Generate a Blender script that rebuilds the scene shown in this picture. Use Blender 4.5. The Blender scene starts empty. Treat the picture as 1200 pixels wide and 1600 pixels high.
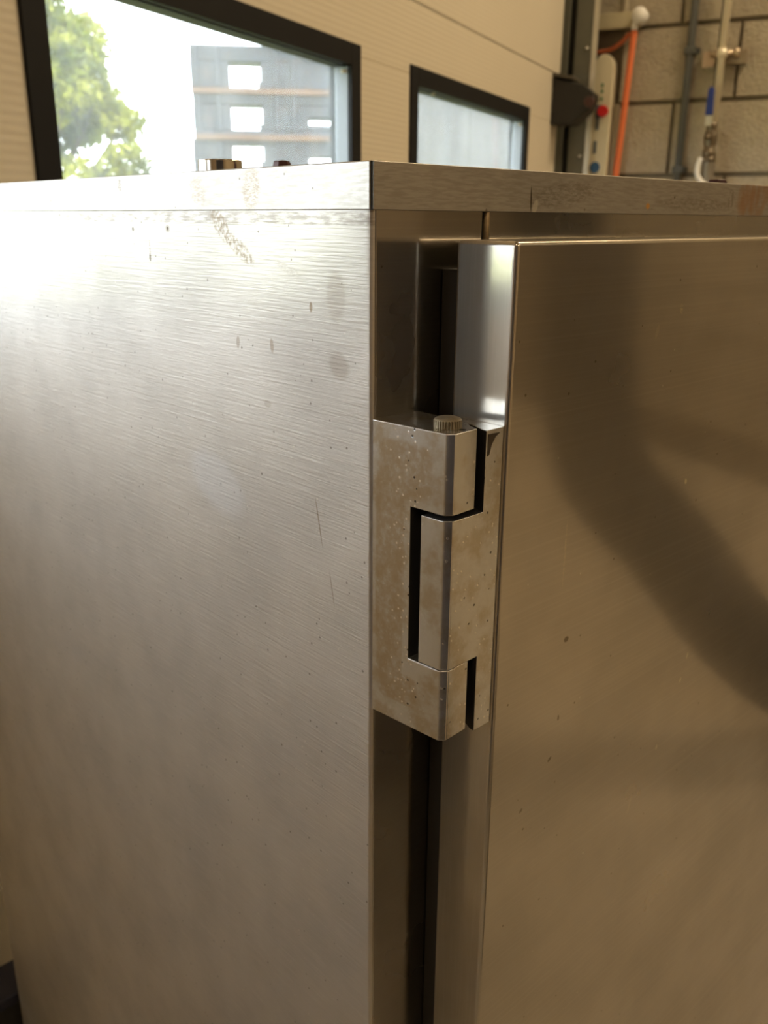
import bpy, bmesh, math, random
import numpy as np
from mathutils import Vector, Matrix
random.seed(7)
scn = bpy.context.scene
COL = scn.collection
PI = math.pi

# ------------------------------------------------------------------ camera
# room axes: X runs along the sectional door, Y points at it, Z up; the camera stands over the origin
CAM = Vector((0.0, 0.0, 1.276))
yaw, pitch, roll = 1.11414, 0.318779, 0.007333
fw = Vector((math.sin(yaw) * math.cos(pitch), math.cos(yaw) * math.cos(pitch), -math.sin(pitch)))
rt = Vector((math.cos(yaw), -math.sin(yaw), 0.0))
up = rt.cross(fw)
rt2 = rt * math.cos(roll) + up * math.sin(roll)
up2 = -rt * math.sin(roll) + up * math.cos(roll)
cd = bpy.data.cameras.new('camera')
cam = bpy.data.objects.new('camera', cd)
COL.objects.link(cam)
cam.matrix_world = Matrix(((rt2.x, up2.x, -fw.x, CAM.x), (rt2.y, up2.y, -fw.y, CAM.y), (rt2.z, up2.z, -fw.z, CAM.z), (0, 0, 0, 1)))
cd.sensor_fit = 'AUTO'
cd.sensor_width = 36.0
cd.lens = 1386.0 / 1600.0 * 36.0
cd.clip_start = 0.02
cd.clip_end = 200
cd.dof.use_dof = True
cd.dof.focus_distance = 0.40
cd.dof.aperture_fstop = 15.0
scn.camera = cam

# ------------------------------------------------------------------ sky, sun, lamps, exposure
world = bpy.data.worlds.new('sky')
scn.world = world
world.use_nodes = True
bg = world.node_tree.nodes['Background']
bg.inputs['Color'].default_value = (0.93, 0.965, 1.0, 1)
bg.inputs['Strength'].default_value = 8.3
sun_d = bpy.data.lights.new('sun', 'SUN')
sun_d.energy = 7.0
sun_d.angle = 0.01
sun_d.color = (1.0, 0.95, 0.84)
sun = bpy.data.objects.new('sun', sun_d)
COL.objects.link(sun)
sun.rotation_euler = Vector((-0.15, 0.60, -1.0)).to_track_quat('-Z', 'Y').to_euler()   # from behind the building, high
sun.location = (0, -5, 12)
scn.view_settings.view_transform = 'Standard'
scn.view_settings.look = 'None'
scn.view_settings.exposure = 0.0
scn.view_settings.gamma = 1.0
scn.view_settings.use_curve_mapping = False
LAMP_COLOR = (1.0, 0.78, 0.50)
LAMP_POWER = 60.0
LAMPS = [(2.7, -0.9), (2.5, -4.2), (-2.2, -0.75), (-1.6, -5.2)]

# ------------------------------------------------------------------ helpers
def finish(name, bm, mats, parent=None, smooth=False, bevel=0.0, seg=2, loc=None, rotz=None):
    bmesh.ops.recalc_face_normals(bm, faces=bm.faces)
    me = bpy.data.meshes.new(name)
    bm.to_mesh(me)
    bm.free()
    for m in (mats if isinstance(mats, (list, tuple)) else [mats]):
        me.materials.append(m)
    o = bpy.data.objects.new(name, me)
    COL.objects.link(o)
    if parent is not None:
        o.parent = parent
    if loc is not None:
        o.location = loc
    if rotz is not None:
        o.rotation_euler = (0, 0, rotz)
    if smooth or bevel:
        for p in me.polygons:
            p.use_smooth = True
    if bevel:
        b = o.modifiers.new('bevel', 'BEVEL')
        b.width = bevel
        b.segments = seg
        b.limit_method = 'ANGLE'
        b.angle_limit = math.radians(25)
        b.harden_normals = True
    return o

def tag(o, label, cat, group=None, kind=None):
    o['label'] = label
    o['category'] = cat
    if group:
        o['group'] = group
    if kind:
        o['kind'] = kind
    return o

def thing(name, label, cat, loc=(0, 0, 0), rotz=0.0, group=None):
    o = bpy.data.objects.new(name, None)
    o.empty_display_size = 0.05
    COL.objects.link(o)
    o.location = loc
    o.rotation_euler = (0, 0, rotz)
    return tag(o, label, cat, group)

def struct(o):
    o['kind'] = 'structure'
    return o

def box(bm, x0, x1, y0, y1, z0, z1, mi=0):
    vs = [bm.verts.new((x, y, z)) for z in (z0, z1) for (x, y) in ((x0, y0), (x1, y0), (x1, y1), (x0, y1))]
    fs = [(0, 3, 2, 1), (4, 5, 6, 7), (0, 1, 5, 4), (1, 2, 6, 5), (2, 3, 7, 6), (3, 0, 4, 7)]
    for f in fs:
        bm.faces.new([vs[i] for i in f]).material_index = mi
    return vs

def prism(bm, poly, z0, z1, mi=0, axis='z'):
    def P(a, b, c):
        return (a, b, c) if axis == 'z' else ((c, a, b) if axis == 'x' else (a, c, b))
    lo = [bm.verts.new(P(a, b, z0)) for a, b in poly]
    hi = [bm.verts.new(P(a, b, z1)) for a, b in poly]
    n = len(poly)
    bm.faces.new(lo[::-1]).material_index = mi
    bm.faces.new(hi).material_index = mi
    for i in range(n):
        bm.faces.new((lo[i], lo[(i + 1) % n], hi[(i + 1) % n], hi[i])).material_index = mi

def tube(bm, pts, r, n=12, mi=0, cap=True):
    pts = [Vector(p) for p in pts]
    rings = []
    ref = Vector((0.31, 0.87, 0.22)).normalized()
    for i, p in enumerate(pts):
        t = (pts[min(i + 1, len(pts) - 1)] - pts[max(i - 1, 0)]).normalized()
        a = t.cross(ref)
        if a.length < 1e-3:
            a = t.orthogonal()
        a.normalize()
        b = t.cross(a)
        rr = r[i] if isinstance(r, (list, tuple)) else r
        rings.append([bm.verts.new(p + (a * math.cos(2 * PI * k / n) + b * math.sin(2 * PI * k / n)) * rr) for k in range(n)])
    for i in range(len(rings) - 1):
        for k in range(n):
            bm.faces.new((rings[i][k], rings[i][(k + 1) % n], rings[i + 1][(k + 1) % n], rings[i + 1][k])).material_index = mi
    if cap:
        bm.faces.new(rings[0][::-1]).material_index = mi
        bm.faces.new(rings[-1]).material_index = mi

def lathe(bm, prof, cx=0, cy=0, cz=0, n=32, mi=0, mod=None):
    rings = []
    for (r, z) in prof:
        rings.append([bm.verts.new((cx + (r + (mod(k, r, z) if mod else 0)) * math.cos(2 * PI * k / n),
                                    cy + (r + (mod(k, r, z) if mod else 0)) * math.sin(2 * PI * k / n), cz + z)) for k in range(n)])
    for i in range(len(rings) - 1):
        for k in range(n):
            bm.faces.new((rings[i][k], rings[i][(k + 1) % n], rings[i + 1][(k + 1) % n], rings[i + 1][k])).material_index = mi
    bm.faces.new(rings[0][::-1]).material_index = mi
    bm.faces.new(rings[-1]).material_index = mi

def spline(pts, n=8):
    pts = [Vector(p) for p in pts]
    out = []
    for i in range(len(pts) - 1):
        p0, p1, p2, p3 = pts[max(i - 1, 0)], pts[i], pts[i + 1], pts[min(i + 2, len(pts) - 1)]
        for k in range(n):
            t = k / n
            out.append(0.5 * ((2 * p1) + (p2 - p0) * t + (2 * p0 - 5 * p1 + 4 * p2 - p3) * t * t + (3 * p1 - p0 - 3 * p2 + p3) * t ** 3))
    out.append(pts[-1])
    return out

# ------------------------------------------------------------------ materials
class NT:
    def __init__(s, name):
        s.m = bpy.data.materials.new(name)
        s.m.use_nodes = True
        s.t = s.m.node_tree
        s.b = s.t.nodes['Principled BSDF']
        s.out = s.t.nodes['Material Output']
        s._co = {}
    def n(s, typ, **kw):
        nd = s.t.nodes.new(typ)
        for k, v in kw.items():
            setattr(nd, k, v)
        return nd
    def put(s, sock, v):
        if isinstance(v, bpy.types.NodeSocket):
            s.t.links.new(v, sock)
        elif v is not None:
            if isinstance(v, (tuple, list)) and sock.type == 'RGBA' and len(v) == 3:
                v = (*v, 1)
            sock.default_value = v
    def co(s, scale=(1, 1, 1), loc=(0, 0, 0), rot=(0, 0, 0)):
        tc = s.n('ShaderNodeTexCoord')
        mp = s.n('ShaderNodeMapping')
        s.t.links.new(tc.outputs['Object'], mp.inputs['Vector'])
        mp.inputs['Scale'].default_value = scale
        mp.inputs['Location'].default_value = loc
        mp.inputs['Rotation'].default_value = rot
        return mp.outputs[0]
    def noise(s, vec, scale=5, detail=3, rough=0.5):
        nd = s.n('ShaderNodeTexNoise')
        s.put(nd.inputs['Vector'], vec)
        nd.inputs['Scale'].default_value = scale
        nd.inputs['Detail'].default_value = detail
        nd.inputs['Roughness'].default_value = rough
        return nd.outputs['Fac']
    def voro(s, vec, scale, feature='F1'):
        nd = s.n('ShaderNodeTexVoronoi')
        nd.feature = feature
        s.put(nd.inputs['Vector'], vec)
        nd.inputs['Scale'].default_value = scale
        return nd
    def math(s, op, a, b=None, c=None, clamp=False):
        nd = s.n('ShaderNodeMath', operation=op, use_clamp=clamp)
        s.put(nd.inputs[0], a)
        s.put(nd.inputs[1], b)
        s.put(nd.inputs[2], c)
        return nd.outputs[0]
    def ramp(s, fac, lo, hi, a=0.0, b=1.0):
        nd = s.n('ShaderNodeMapRange')
        nd.interpolation_type = 'SMOOTHSTEP'
        s.put(nd.inputs['Value'], fac)
        nd.inputs['From Min'].default_value = lo
        nd.inputs['From Max'].default_value = hi
        nd.inputs['To Min'].default_value = a
        nd.inputs['To Max'].default_value = b
        return nd.outputs['Result']
    def mix(s, fac, a, b):
        nd = s.n('ShaderNodeMix', data_type='RGBA')
        s.put(nd.inputs['Factor'], fac)
        s.put(nd.inputs[6], a)
        s.put(nd.inputs[7], b)
        return nd.outputs[2]
    def bump(s, h, strength=0.2, dist=0.001, normal=None):
        nd = s.n('ShaderNodeBump')
        s.put(nd.inputs['Height'], h)
        nd.inputs['Strength'].default_value = strength
        nd.inputs['Distance'].default_value = dist
        if normal is not None:
            s.put(nd.inputs['Normal'], normal)
        return nd.outputs[0]
    def spots(s, scale, size, keep, co=None, soft=0.35):
        v = s.voro(co if co is not None else s.co(), scale)
        d = s.ramp(v.outputs['Distance'], size * (1 - soft), size, 1, 0)
        sep = s.n('ShaderNodeSeparateColor')
        s.put(sep.inputs[0], v.outputs['Color'])
        k = s.math('LESS_THAN', sep.outputs[0], keep)
        return s.math('MULTIPLY', d, k)
    def blob(s, c, r, ang=0.0, plane='yz', edge=0.6, pw=2.0):
        """soft elliptical patch (a stain with a shape of its own) centred on the object-space point c"""
        sc = (1.0, 1.0, 1.0)
        tc = s.n('ShaderNodeTexCoord')
        sub = s.n('ShaderNodeVectorMath', operation='SUBTRACT')
        s.put(sub.inputs[0], tc.outputs['Object'])
        cc = (0, c[0], c[1]) if plane == 'yz' else (c[0], 0, c[1])
        sub.inputs[1].default_value = cc
        sep = s.n('ShaderNodeSeparateXYZ')
        s.put(sep.inputs[0], sub.outputs[0])
        a = sep.outputs[1 if plane == 'yz' else 0]
        b = sep.outputs[2]
        ca, sa = math.cos(ang), math.sin(ang)
        u = s.math('ADD', s.math('MULTIPLY', a, ca), s.math('MULTIPLY', b, sa))
        w = s.math('SUBTRACT', s.math('MULTIPLY', b, ca), s.math('MULTIPLY', a, sa))
        d = s.math('ADD', s.math('POWER', s.math('ABSOLUTE', s.math('DIVIDE', u, r[0])), pw), s.math('POWER', s.math('ABSOLUTE', s.math('DIVIDE', w, r[1])), pw))
        return s.ramp(d, edge * edge, 1.0, 1, 0)

def simple(name, color, rough=0.6, metal=0.0, var=0.12, scale=8.0, bump=0.0, bscale=60, bdist=0.002, dirt=None, spec=None):
    k = NT(name)
    v = k.noise(k.co(), scale, 4)
    dark = tuple(c * (1 - var) for c in color)
    lite = tuple(min(1, c * (1 + var)) for c in color)
    c = k.mix(v, dark, lite)
    if dirt:
        c = k.mix(k.math('MULTIPLY', k.ramp(k.noise(k.co(), scale * 2.7, 5), 0.5, 0.75), dirt[1]), c, dirt[0])
    k.put(k.b.inputs['Base Color'], c)
    k.b.inputs['Roughness'].default_value = rough
    k.b.inputs['Metallic'].default_value = metal
    if spec is not None:
        k.b.inputs['Specular IOR Level'].default_value = spec
    if bump:
        k.put(k.b.inputs['Normal'], k.bump(k.noise(k.co(), bscale, 4), bump, bdist))
    return k.m

def steel(name, color=(0.62, 0.575, 0.51), r_sharp=0.10, r_wide=0.36, sharp=0.45, brush=(6, 6, 1100), bstr=0.10, extra=None, dull=None):
    """brushed stainless: a sharp and a wide metallic lobe over a stretched scratch relief, specks and stains"""
    k = NT(name)
    br = k.noise(k.co(brush), 1.0, 4, 0.65)
    br2 = k.noise(k.co(tuple(b * 0.37 for b in brush), rot=(0.05, 0.05, 0.0)), 1.0, 3, 0.6)
    cloud = k.noise(k.co(), 14, 4)
    dark = tuple(c * 0.86 for c in color)
    c = k.mix(k.ramp(cloud, 0.3, 0.72), color, dark)
    c = k.mix(k.math('MULTIPLY', k.ramp(br, 0.42, 0.75), 0.25), c, tuple(min(1, q * 1.25) for q in color))
    speck = k.spots(150, 0.13, 0.10)
    c = k.mix(k.math('MULTIPLY', speck, 0.55), c, (0.10, 0.075, 0.045))
    lsp = k.spots(110, 0.08, 0.08)
    c = k.mix(k.math('MULTIPLY', lsp, 0.6), c, (0.85, 0.8, 0.7))
    rough_add = None
    if extra:
        for (cc, rr, ang, plane, colr, amt, nz) in extra:
            bl = k.blob(cc, rr, ang, plane)
            if nz:
                bl = k.math('MULTIPLY', bl, k.ramp(k.noise(k.co(nz), 1.0, 4, 0.6), 0.38, 0.62))
            bl = k.math('MULTIPLY', bl, amt)
            c = k.mix(bl, c, colr)
            rough_add = bl if rough_add is None else k.math('MAXIMUM', rough_add, bl)
    nrm = k.bump(k.math('ADD', br, k.math('MULTIPLY', br2, 0.6)), bstr, 0.0006)
    k.put(k.b.inputs['Base Color'], c)
    k.b.inputs['Metallic'].default_value = 1.0
    rr = k.math('ADD', r_wide, k.math('MULTIPLY', k.math('SUBTRACT', cloud, 0.5), 0.12))
    if rough_add is not None:
        rr = k.math('ADD', rr, k.math('MULTIPLY', rough_add, 0.15))
    k.put(k.b.inputs['Roughness'], rr)
    k.put(k.b.inputs['Normal'], nrm)
    b2 = k.n('ShaderNodeBsdfPrincipled')
    k.put(b2.inputs['Base Color'], c)
    b2.inputs['Metallic'].default_value = 1.0
    b2.inputs['Roughness'].default_value = r_sharp
    k.put(b2.inputs['Normal'], k.bump(br, bstr * 0.4, 0.0004))
    mx = k.n('ShaderNodeMixShader')
    mx.inputs[0].default_value = sharp
    k.t.links.new(k.b.outputs[0], mx.inputs[1])
    k.t.links.new(b2.outputs[0], mx.inputs[2])
    k.t.links.new(mx.outputs[0], k.out.inputs['Surface'])
    return k.m

S = 0.9e-3      # cabinet drawing units (mm) to metres
def mm(*v):
    return tuple(q * S for q in v)

TAN = (0.34, 0.27, 0.19)
GRM = (0.16, 0.125, 0.085)
def B(y, z, ry, rz, ang, colr, amt, nz=(700, 700, 700)):
    return (mm(y, z), mm(ry, rz), ang, 'yz', colr, amt, nz)
side_marks = [
    B(140, -26, 420, 4.2, 0.0, GRM, 0.4, (60, 90, 500)),
    B(131, -30, 17, 7, 0.75, TAN, 0.7, (900, 500, 500)),
    B(112, -43, 18, 5.5, 0.50, TAN, 0.7, (900, 500, 500)),
    B(27, -64, 9, 15, 0.0, TAN, 0.22, None),
    B(25, -99, 10, 8, 0.5, TAN, 0.25, None),
    B(118, -96, 2.2, 4.5, 0.1, TAN, 0.42, None),
    B(84, -94.6, 2.0, 4.8, -0.1, (0.33, 0.23, 0.13), 0.42, None),
    B(47.7, -70.7, 1.5, 3.2, 0.0, (0.30, 0.20, 0.10), 0.6, None),
    B(90, -129, 4.0, 2.6, 0.0, TAN, 0.28, None),
    B(191.5, -32.7, 3.6, 2.8, 0.0, GRM, 0.35, None),
    B(191.5, -32.7, 1.6, 1.4, 0.0, GRM, 0.85, None),
    B(216.4, -51, 1.5, 3.0, 0.0, GRM, 0.7, None),
    B(216.0, -46, 0.9, 7.5, 0.0, TAN, 0.5, None),
    B(236.8, -33.6, 2.2, 1.8, 0.0, GRM, 0.6, None),
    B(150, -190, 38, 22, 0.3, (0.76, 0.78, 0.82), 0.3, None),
    B(44, -190, 0.7, 17, -0.2, TAN, 0.6, None),
    B(33, -228, 0.6, 12, -0.2, TAN, 0.5, None),
    B(67, -52, 14, 3.0, 0.3, TAN, 0.25, (500, 500, 1500)),
]
M = {}
M['side'] = steel('brushed_steel_side', color=(0.67, 0.635, 0.585), extra=side_marks, brush=(30, 30, 900), bstr=0.42, r_wide=0.60, r_sharp=0.13, sharp=0.17)
def F(x, z, rx, rz, ang, colr, amt, nz=(700, 700, 700)):
    return (mm(x, z), mm(rx, rz), ang, 'xz', colr, amt, nz)
RUST = (0.42, 0.20, 0.06)
lid_marks = [
    B(60, -11, 500, 13, 0.0, GRM, 0.22, (90, 90, 700)),
    B(152, -11, 12, 9, 0.9, TAN, 0.5, (1500, 400, 1500)),
    B(97, -11, 10, 14, 0.3, TAN, 0.6, (1500, 400, 1500)),
    B(248, -6, 3.2, 4.5, 0.0, GRM, 0.75, (900, 900, 900)),
    B(360, -14, 2, 9, 0.0, GRM, 0.7, (900, 900, 900)),
    F(385, -8, 34, 20, 0.0, RUST, 0.6, (60, 60, 30)),
    F(350, -11, 6, 8, 0.0, GRM, 0.4, (500, 500, 300)),
    F(240, -17, 2.6, 2.2, 0.0, (0.75, 0.42, 0.12), 0.9, None),
    F(150, -12, 40, 8, 0.1, GRM, 0.35, (300, 300, 900)),
    F(300, -15, 60, 5, 0.0, GRM, 0.35, (300, 300, 700)),
    F(123.5, -19, 2.6, 4.5, -0.4, (0.75, 0.70, 0.6), 0.6, None),
    F(119.5, -15, 0.7, 8.0, 0.05, (0.06, 0.045, 0.03), 0.9, None),
    F(272, -11, 1.0, 1.0, 0.0, GRM, 0.9, None),
]
M['lid'] = steel('brushed_steel_lid', color=(0.50, 0.475, 0.43), extra=lid_marks, brush=(3, 3, 1500), bstr=0.07, r_wide=0.55, r_sharp=0.16, sharp=0.18)
M['frame'] = steel('steel_frame', color=(0.44, 0.41, 0.355), brush=(9, 9, 900), bstr=0.04, r_wide=0.28, r_sharp=0.09, sharp=0.6)
door_marks = [
    F(310, -44, 16, 7, 0.0, (0.72, 0.63, 0.5), 0.35, (400, 400, 400)),
    F(235, -190, 1.6, 2.3, 0.3, (0.9, 0.82, 0.6), 0.9, None),
    F(104, -208, 0.9, 26, 0.0, (0.75, 0.66, 0.5), 0.55, (900, 900, 900)),
    F(205, -76, 2.0, 3.5, 0.2, (0.85, 0.75, 0.5), 0.7, (900, 900, 900)),
    F(180, -88, 2.0, 5.0, -0.3, (0.7, 0.62, 0.5), 0.5, None),
    F(112, -265, 2.8, 2.2, 0.0, (0.12, 0.08, 0.04), 0.7, None),
    F(110, -318, 1.1, 2.3, 0.0, (0.12, 0.08, 0.04), 0.6, None),
    F(104, -345, 2.6, 1.4, 0.6, (0.12, 0.08, 0.04), 0.6, None),
    F(78, -370, 2.2, 1.4, 0.6, (0.12, 0.08, 0.04), 0.5, None),
    F(268, -330, 0.9, 3.2, -0.3, (0.9, 0.82, 0.65), 0.8, None),
    F(262, -348, 0.9, 2.6, -0.3, (0.9, 0.82, 0.65), 0.8, None),
    F(238, -395, 1.0, 2.6, -0.2, (0.9, 0.82, 0.65), 0.8, None),
    F(208, -430, 0.7, 9.0, -0.25, (0.8, 0.7, 0.55), 0.6, None),
]
M['door'] = steel('brushed_steel_door', color=(0.56, 0.52, 0.455), extra=door_marks, brush=(1.2, 1.2, 500), bstr=0.02, r_wide=0.30, r_sharp=0.09, sharp=0.4)
M['doorside'] = steel('brushed_steel_door_return', brush=(700, 700, 20), bstr=0.05, r_wide=0.42, r_sharp=0.12, sharp=0.5)
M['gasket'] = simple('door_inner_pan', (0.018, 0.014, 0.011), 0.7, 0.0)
M['slot_shade'] = simple('black_slot_shade', (0.014, 0.012, 0.011), 0.75)  # near-black colour standing in for shade inside the hinge slots
M['dark'] = simple('dark_recess', (0.012, 0.011, 0.01), 0.8)
M['tanrod'] = simple('stained_steel_bead', (0.40, 0.30, 0.18), 0.45, 0.8, 0.35, 300)

def hinge_mat():
    k = NT('worn_hinge_steel')
    co = k.co()
    cl = k.noise(co, 60, 5, 0.65)
    fine = k.noise(co, 420, 4, 0.7)
    base = k.mix(k.ramp(cl, 0.40, 0.66), (0.66, 0.67, 0.67), (0.54, 0.49, 0.40))
    # worn tan heart of the frame side face, the corroded grey rim around it stays
    pl = [((-12.5, -206), (10.5, 76)), ((-22, -146), (19, 16)), ((-19, -270), (15, 10))]
    m = None
    for c, r in pl:
        b = k.blob(mm(*c), mm(*r), 0.0, 'yz', 0.6, 5.0)
        m = b if m is None else k.math('MAXIMUM', m, b)
    m = k.math('MULTIPLY', m, k.ramp(k.noise(co, 300, 5, 0.65), 0.25, 0.58))
    c = k.mix(k.math('MULTIPLY', m, 0.7), base, (0.50, 0.42, 0.30))
    sp = k.spots(330, 0.24, 0.35)
    c = k.mix(k.math('MULTIPLY', sp, 0.9), c, (0.97, 0.93, 0.85))
    ds = k.spots(280, 0.2, 0.14)
    c = k.mix(k.math('MULTIPLY', ds, 0.85), c, (0.06, 0.05, 0.045))
    bl = k.ramp(fine, 0.5, 0.8)
    c = k.mix(k.math('MULTIPLY', bl, 0.5), c, (0.80, 0.82, 0.84))
    k.put(k.b.inputs['Base Color'], c)
    k.b.inputs['Metallic'].default_value = 0.92
    k.put(k.b.inputs['Roughness'], k.ramp(m, 0, 1, 0.27, 0.25))
    h = k.math('ADD', k.math('MULTIPLY', fine, 0.5), k.math('SUBTRACT', k.math('MULTIPLY', sp, 0.8), k.math('MULTIPLY', ds, 1.2)))
    k.put(k.b.inputs['Normal'], k.bump(h, 0.22, 0.0003))
    return k.m
M['hinge'] = hinge_mat()
M['pin'] = simple('grimy_pin', (0.36, 0.31, 0.22), 0.5, 0.75, 0.35, 500, 0.3, 900, 0.0003)

def door_panel_mat():
    k = NT('cream_ribbed_panel')
    co = k.co()
    w = k.n('ShaderNodeTexWave')
    w.wave_type = 'BANDS'
    w.bands_direction = 'Z'
    k.put(w.inputs['Vector'], k.co((1, 1, 1)))
    w.inputs['Scale'].default_value = 26
    w.inputs['Distortion'].default_value = 0.0
    c = k.mix(k.noise(co, 3, 4), (0.73, 0.665, 0.53), (0.80, 0.73, 0.59))
    c = k.mix(k.math('MULTIPLY', k.spots(22, 0.10, 0.1), 0.35), c, (0.45, 0.36, 0.24))
    k.put(k.b.inputs['Base Color'], c)
    k.b.inputs['Roughness'].default_value = 0.45
    k.put(k.b.inputs['Normal'], k.bump(w.outputs['Fac'], 0.25, 0.0012))
    return k.m
M['panel'] = door_panel_mat()
M['winframe'] = simple('black_window_frame', (0.010, 0.011, 0.013), 0.6, 0, 0.2, 20, spec=0.25)
M['winjamb'] = simple('grey_window_liner', (0.30, 0.33, 0.38), 0.5)
M['caulk'] = simple('sealant_blob', (0.45, 0.38, 0.28), 0.5)

def glass_mat():
    k = NT('dusty_window_pane')
    tr = k.n('ShaderNodeBsdfTransparent')
    tr.inputs[0].default_value = (0.93, 0.95, 0.96, 1)
    gl = k.n('ShaderNodeBsdfGlossy')
    gl.inputs['Roughness'].default_value = 0.04
    df = k.n('ShaderNodeBsdfDiffuse')
    df.inputs[0].default_value = (0.80, 0.84, 0.90, 1)
    tl = k.n('ShaderNodeBsdfTranslucent')
    tl.inputs[0].default_value = (0.80, 0.86, 0.95, 1)
    fr = k.n('ShaderNodeFresnel')
    fr.inputs['IOR'].default_value = 1.35
    dust = k.n('ShaderNodeAddShader')
    m0 = k.n('ShaderNodeMixShader')
    m0.inputs[0].default_value = 0.5
    k.t.links.new(df.outputs[0], m0.inputs[1])
    k.t.links.new(tl.outputs[0], m0.inputs[2])
    m1 = k.n('ShaderNodeMixShader')
    k.put(m1.inputs[0], k.ramp(k.noise(k.co((1, 1, 0.5)), 9, 5, 0.65), 0.35, 0.75, 0.06, 0.13))
    k.t.links.new(tr.outputs[0], m1.inputs[1])
    k.t.links.new(m0.outputs[0], m1.inputs[2])
    m2 = k.n('ShaderNodeMixShader')
    k.put(m2.inputs[0], k.math('MULTIPLY', fr.outputs[0], 0.25))
    k.t.links.new(m1.outputs[0], m2.inputs[1])
    k.t.links.new(gl.outputs[0], m2.inputs[2])
    k.t.links.new(m2.outputs[0], k.out.inputs['Surface'])
    return k.m
M['glass'] = glass_mat()
M['block'] = simple('rough_concrete_block', (0.44, 0.385, 0.29), 0.95, 0, 0.16, 26, 0.9, 90, 0.006, dirt=((0.30, 0.25, 0.17), 0.5))
M['mortar'] = simple('mortar', (0.23, 0.195, 0.14), 0.95, 0, 0.2, 30, 0.5, 90, 0.004)
M['plaster'] = simple('painted_wall', (0.55, 0.47, 0.36), 0.8)
M['concrete'] = simple('concrete_floor', (0.42, 0.36, 0.27), 0.6, 0, 0.2, 4)
M['ceiling'] = simple('ceiling_sheet', (0.62, 0.56, 0.46), 0.8)
M['galv'] = simple('galvanised_steel', (0.13, 0.13, 0.10), 0.55, 0.1, 0.15, 20)
M['galvlight'] = simple('bright_galvanised_edge', (0.62, 0.60, 0.52), 0.4, 0.5, 0.15, 20)
M['blackmetal'] = simple('black_bracket', (0.018, 0.016, 0.014), 0.6, 0.0, 0.3, 30)
M['cream'] = simple('cream_plastic', (0.70, 0.64, 0.46), 0.45, 0, 0.06, 9)
M['white'] = simple('white_plastic', (0.85, 0.84, 0.80), 0.35)
M['red'] = simple('red_button', (0.62, 0.02, 0.02), 0.35)
M['blue'] = simple('blue_print', (0.04, 0.12, 0.26), 0.5)
M['green'] = simple('green_print', (0.05, 0.20, 0.08), 0.5)
M['slate'] = simple('slate_print', (0.10, 0.12, 0.14), 0.5)
M['cord'] = simple('orange_cord', (0.82, 0.20, 0.07), 0.55)
M['cord2'] = simple('rust_cord', (0.50, 0.13, 0.05), 0.55)
M['handle'] = simple('blue_lever_sleeve', (0.02, 0.045, 0.26), 0.35)
M['valve'] = simple('valve_brass', (0.17, 0.135, 0.09), 0.3, 0.5, 0.4, 60)
M['pipe'] = simple('steel_pipe', (0.92, 0.84, 0.66), 0.35, 0.2, 0.08, 30)
M['conduit'] = simple('grey_conduit', (0.10, 0.105, 0.10), 0.55)
M['braid'] = simple('braided_hose', (0.23, 0.20, 0.155), 0.5, 0.3, 0.4, 400)
M['bolt'] = simple('dark_red_bolt', (0.055, 0.018, 0.016), 0.4, 0.4)
M['knob'] = simple('polished_cap', (0.70, 0.66, 0.58), 0.15, 1.0)
M['duct'] = simple('black_duct', (0.012, 0.011, 0.010), 0.7)
M['locker'] = simple('dark_navy_locker', (0.022, 0.022, 0.040), 0.6)
M['crate'] = simple('crate_plastic', (0.07, 0.08, 0.105), 0.6, 0, 0.35, 7, dirt=((0.13, 0.10, 0.10), 0.5))
M['rim'] = simple('rusty_rim', (0.15, 0.095, 0.07), 0.7, 0, 0.4, 9)
M['container'] = simple('pale_grey_container', (0.125, 0.124, 0.128), 0.6, 0, 0.08, 3)
M['tarmac'] = simple('dry_grass', (0.28, 0.31, 0.10), 0.9, 0, 0.2, 6)
M['bark'] = simple('bark', (0.10, 0.075, 0.05), 0.9, 0, 0.3, 20)
def leaf_mat():
    k = NT('sunlit_leaf')
    inf = k.n('ShaderNodeObjectInfo')
    c = k.mix(k.ramp(k.noise(k.co(), 4.0, 4), 0.38, 0.62), (0.03, 0.05, 0.008), (0.42, 0.42, 0.05))
    k.put(k.b.inputs['Base Color'], c)
    k.b.inputs['Roughness'].default_value = 0.6
    tl = k.n('ShaderNodeBsdfTranslucent')
    k.put(tl.inputs[0], k.mix(k.noise(k.co(), 1.7, 3), (0.12, 0.18, 0.02), (0.36, 0.40, 0.08)))
    mx = k.n('ShaderNodeMixShader')
    mx.inputs[0].default_value = 0.45
    k.t.links.new(k.b.outputs[0], mx.inputs[1])
    k.t.links.new(tl.outputs[0], mx.inputs[2])
    k.t.links.new(mx.outputs[0], k.out.inputs['Surface'])
    return k.m
M['leaf'] = leaf_mat()

# ------------------------------------------------------------------ the room
XL, XR, YB, YD, ZC = -5.0, 3.62, -7.0, 1.0, 4.0      # door plane at y = 1.0
DX0, DX1, DZ = -1.90, 3.45, 3.23                    # sectional door opening
bm = bmesh.new(); box(bm, XL - .2, XR + .25, YB - .2, YD + .25, -0.15, 0)
struct(finish('floor', bm, M['concrete']))
bm = bmesh.new(); box(bm, XL - .2, XR + .25, YB - .2, YD + .25, ZC, ZC + .15)
struct(finish('ceiling', bm, M['ceiling']))
bm = bmesh.new(); box(bm, XL - .2, XL, YB, YD + .25, 0, ZC)
struct(finish('wall_left', bm, M['plaster']))
bm = bmesh.new(); box(bm, XL - .2, XR + .25, YB - .2, YB, 0, ZC)
struct(finish('wall_back', bm, M['plaster']))
bm = bmesh.new()
box(bm, XL, DX0 + 0.02, YD + .05, YD + .15, 0, ZC)
box(bm, DX1 - 0.02, XR + .25, YD + .05, YD + .14, 0, ZC)
box(bm, DX0 + 0.02, DX1 - 0.02, YD + .05, YD + .15, DZ - .04, ZC)
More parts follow.
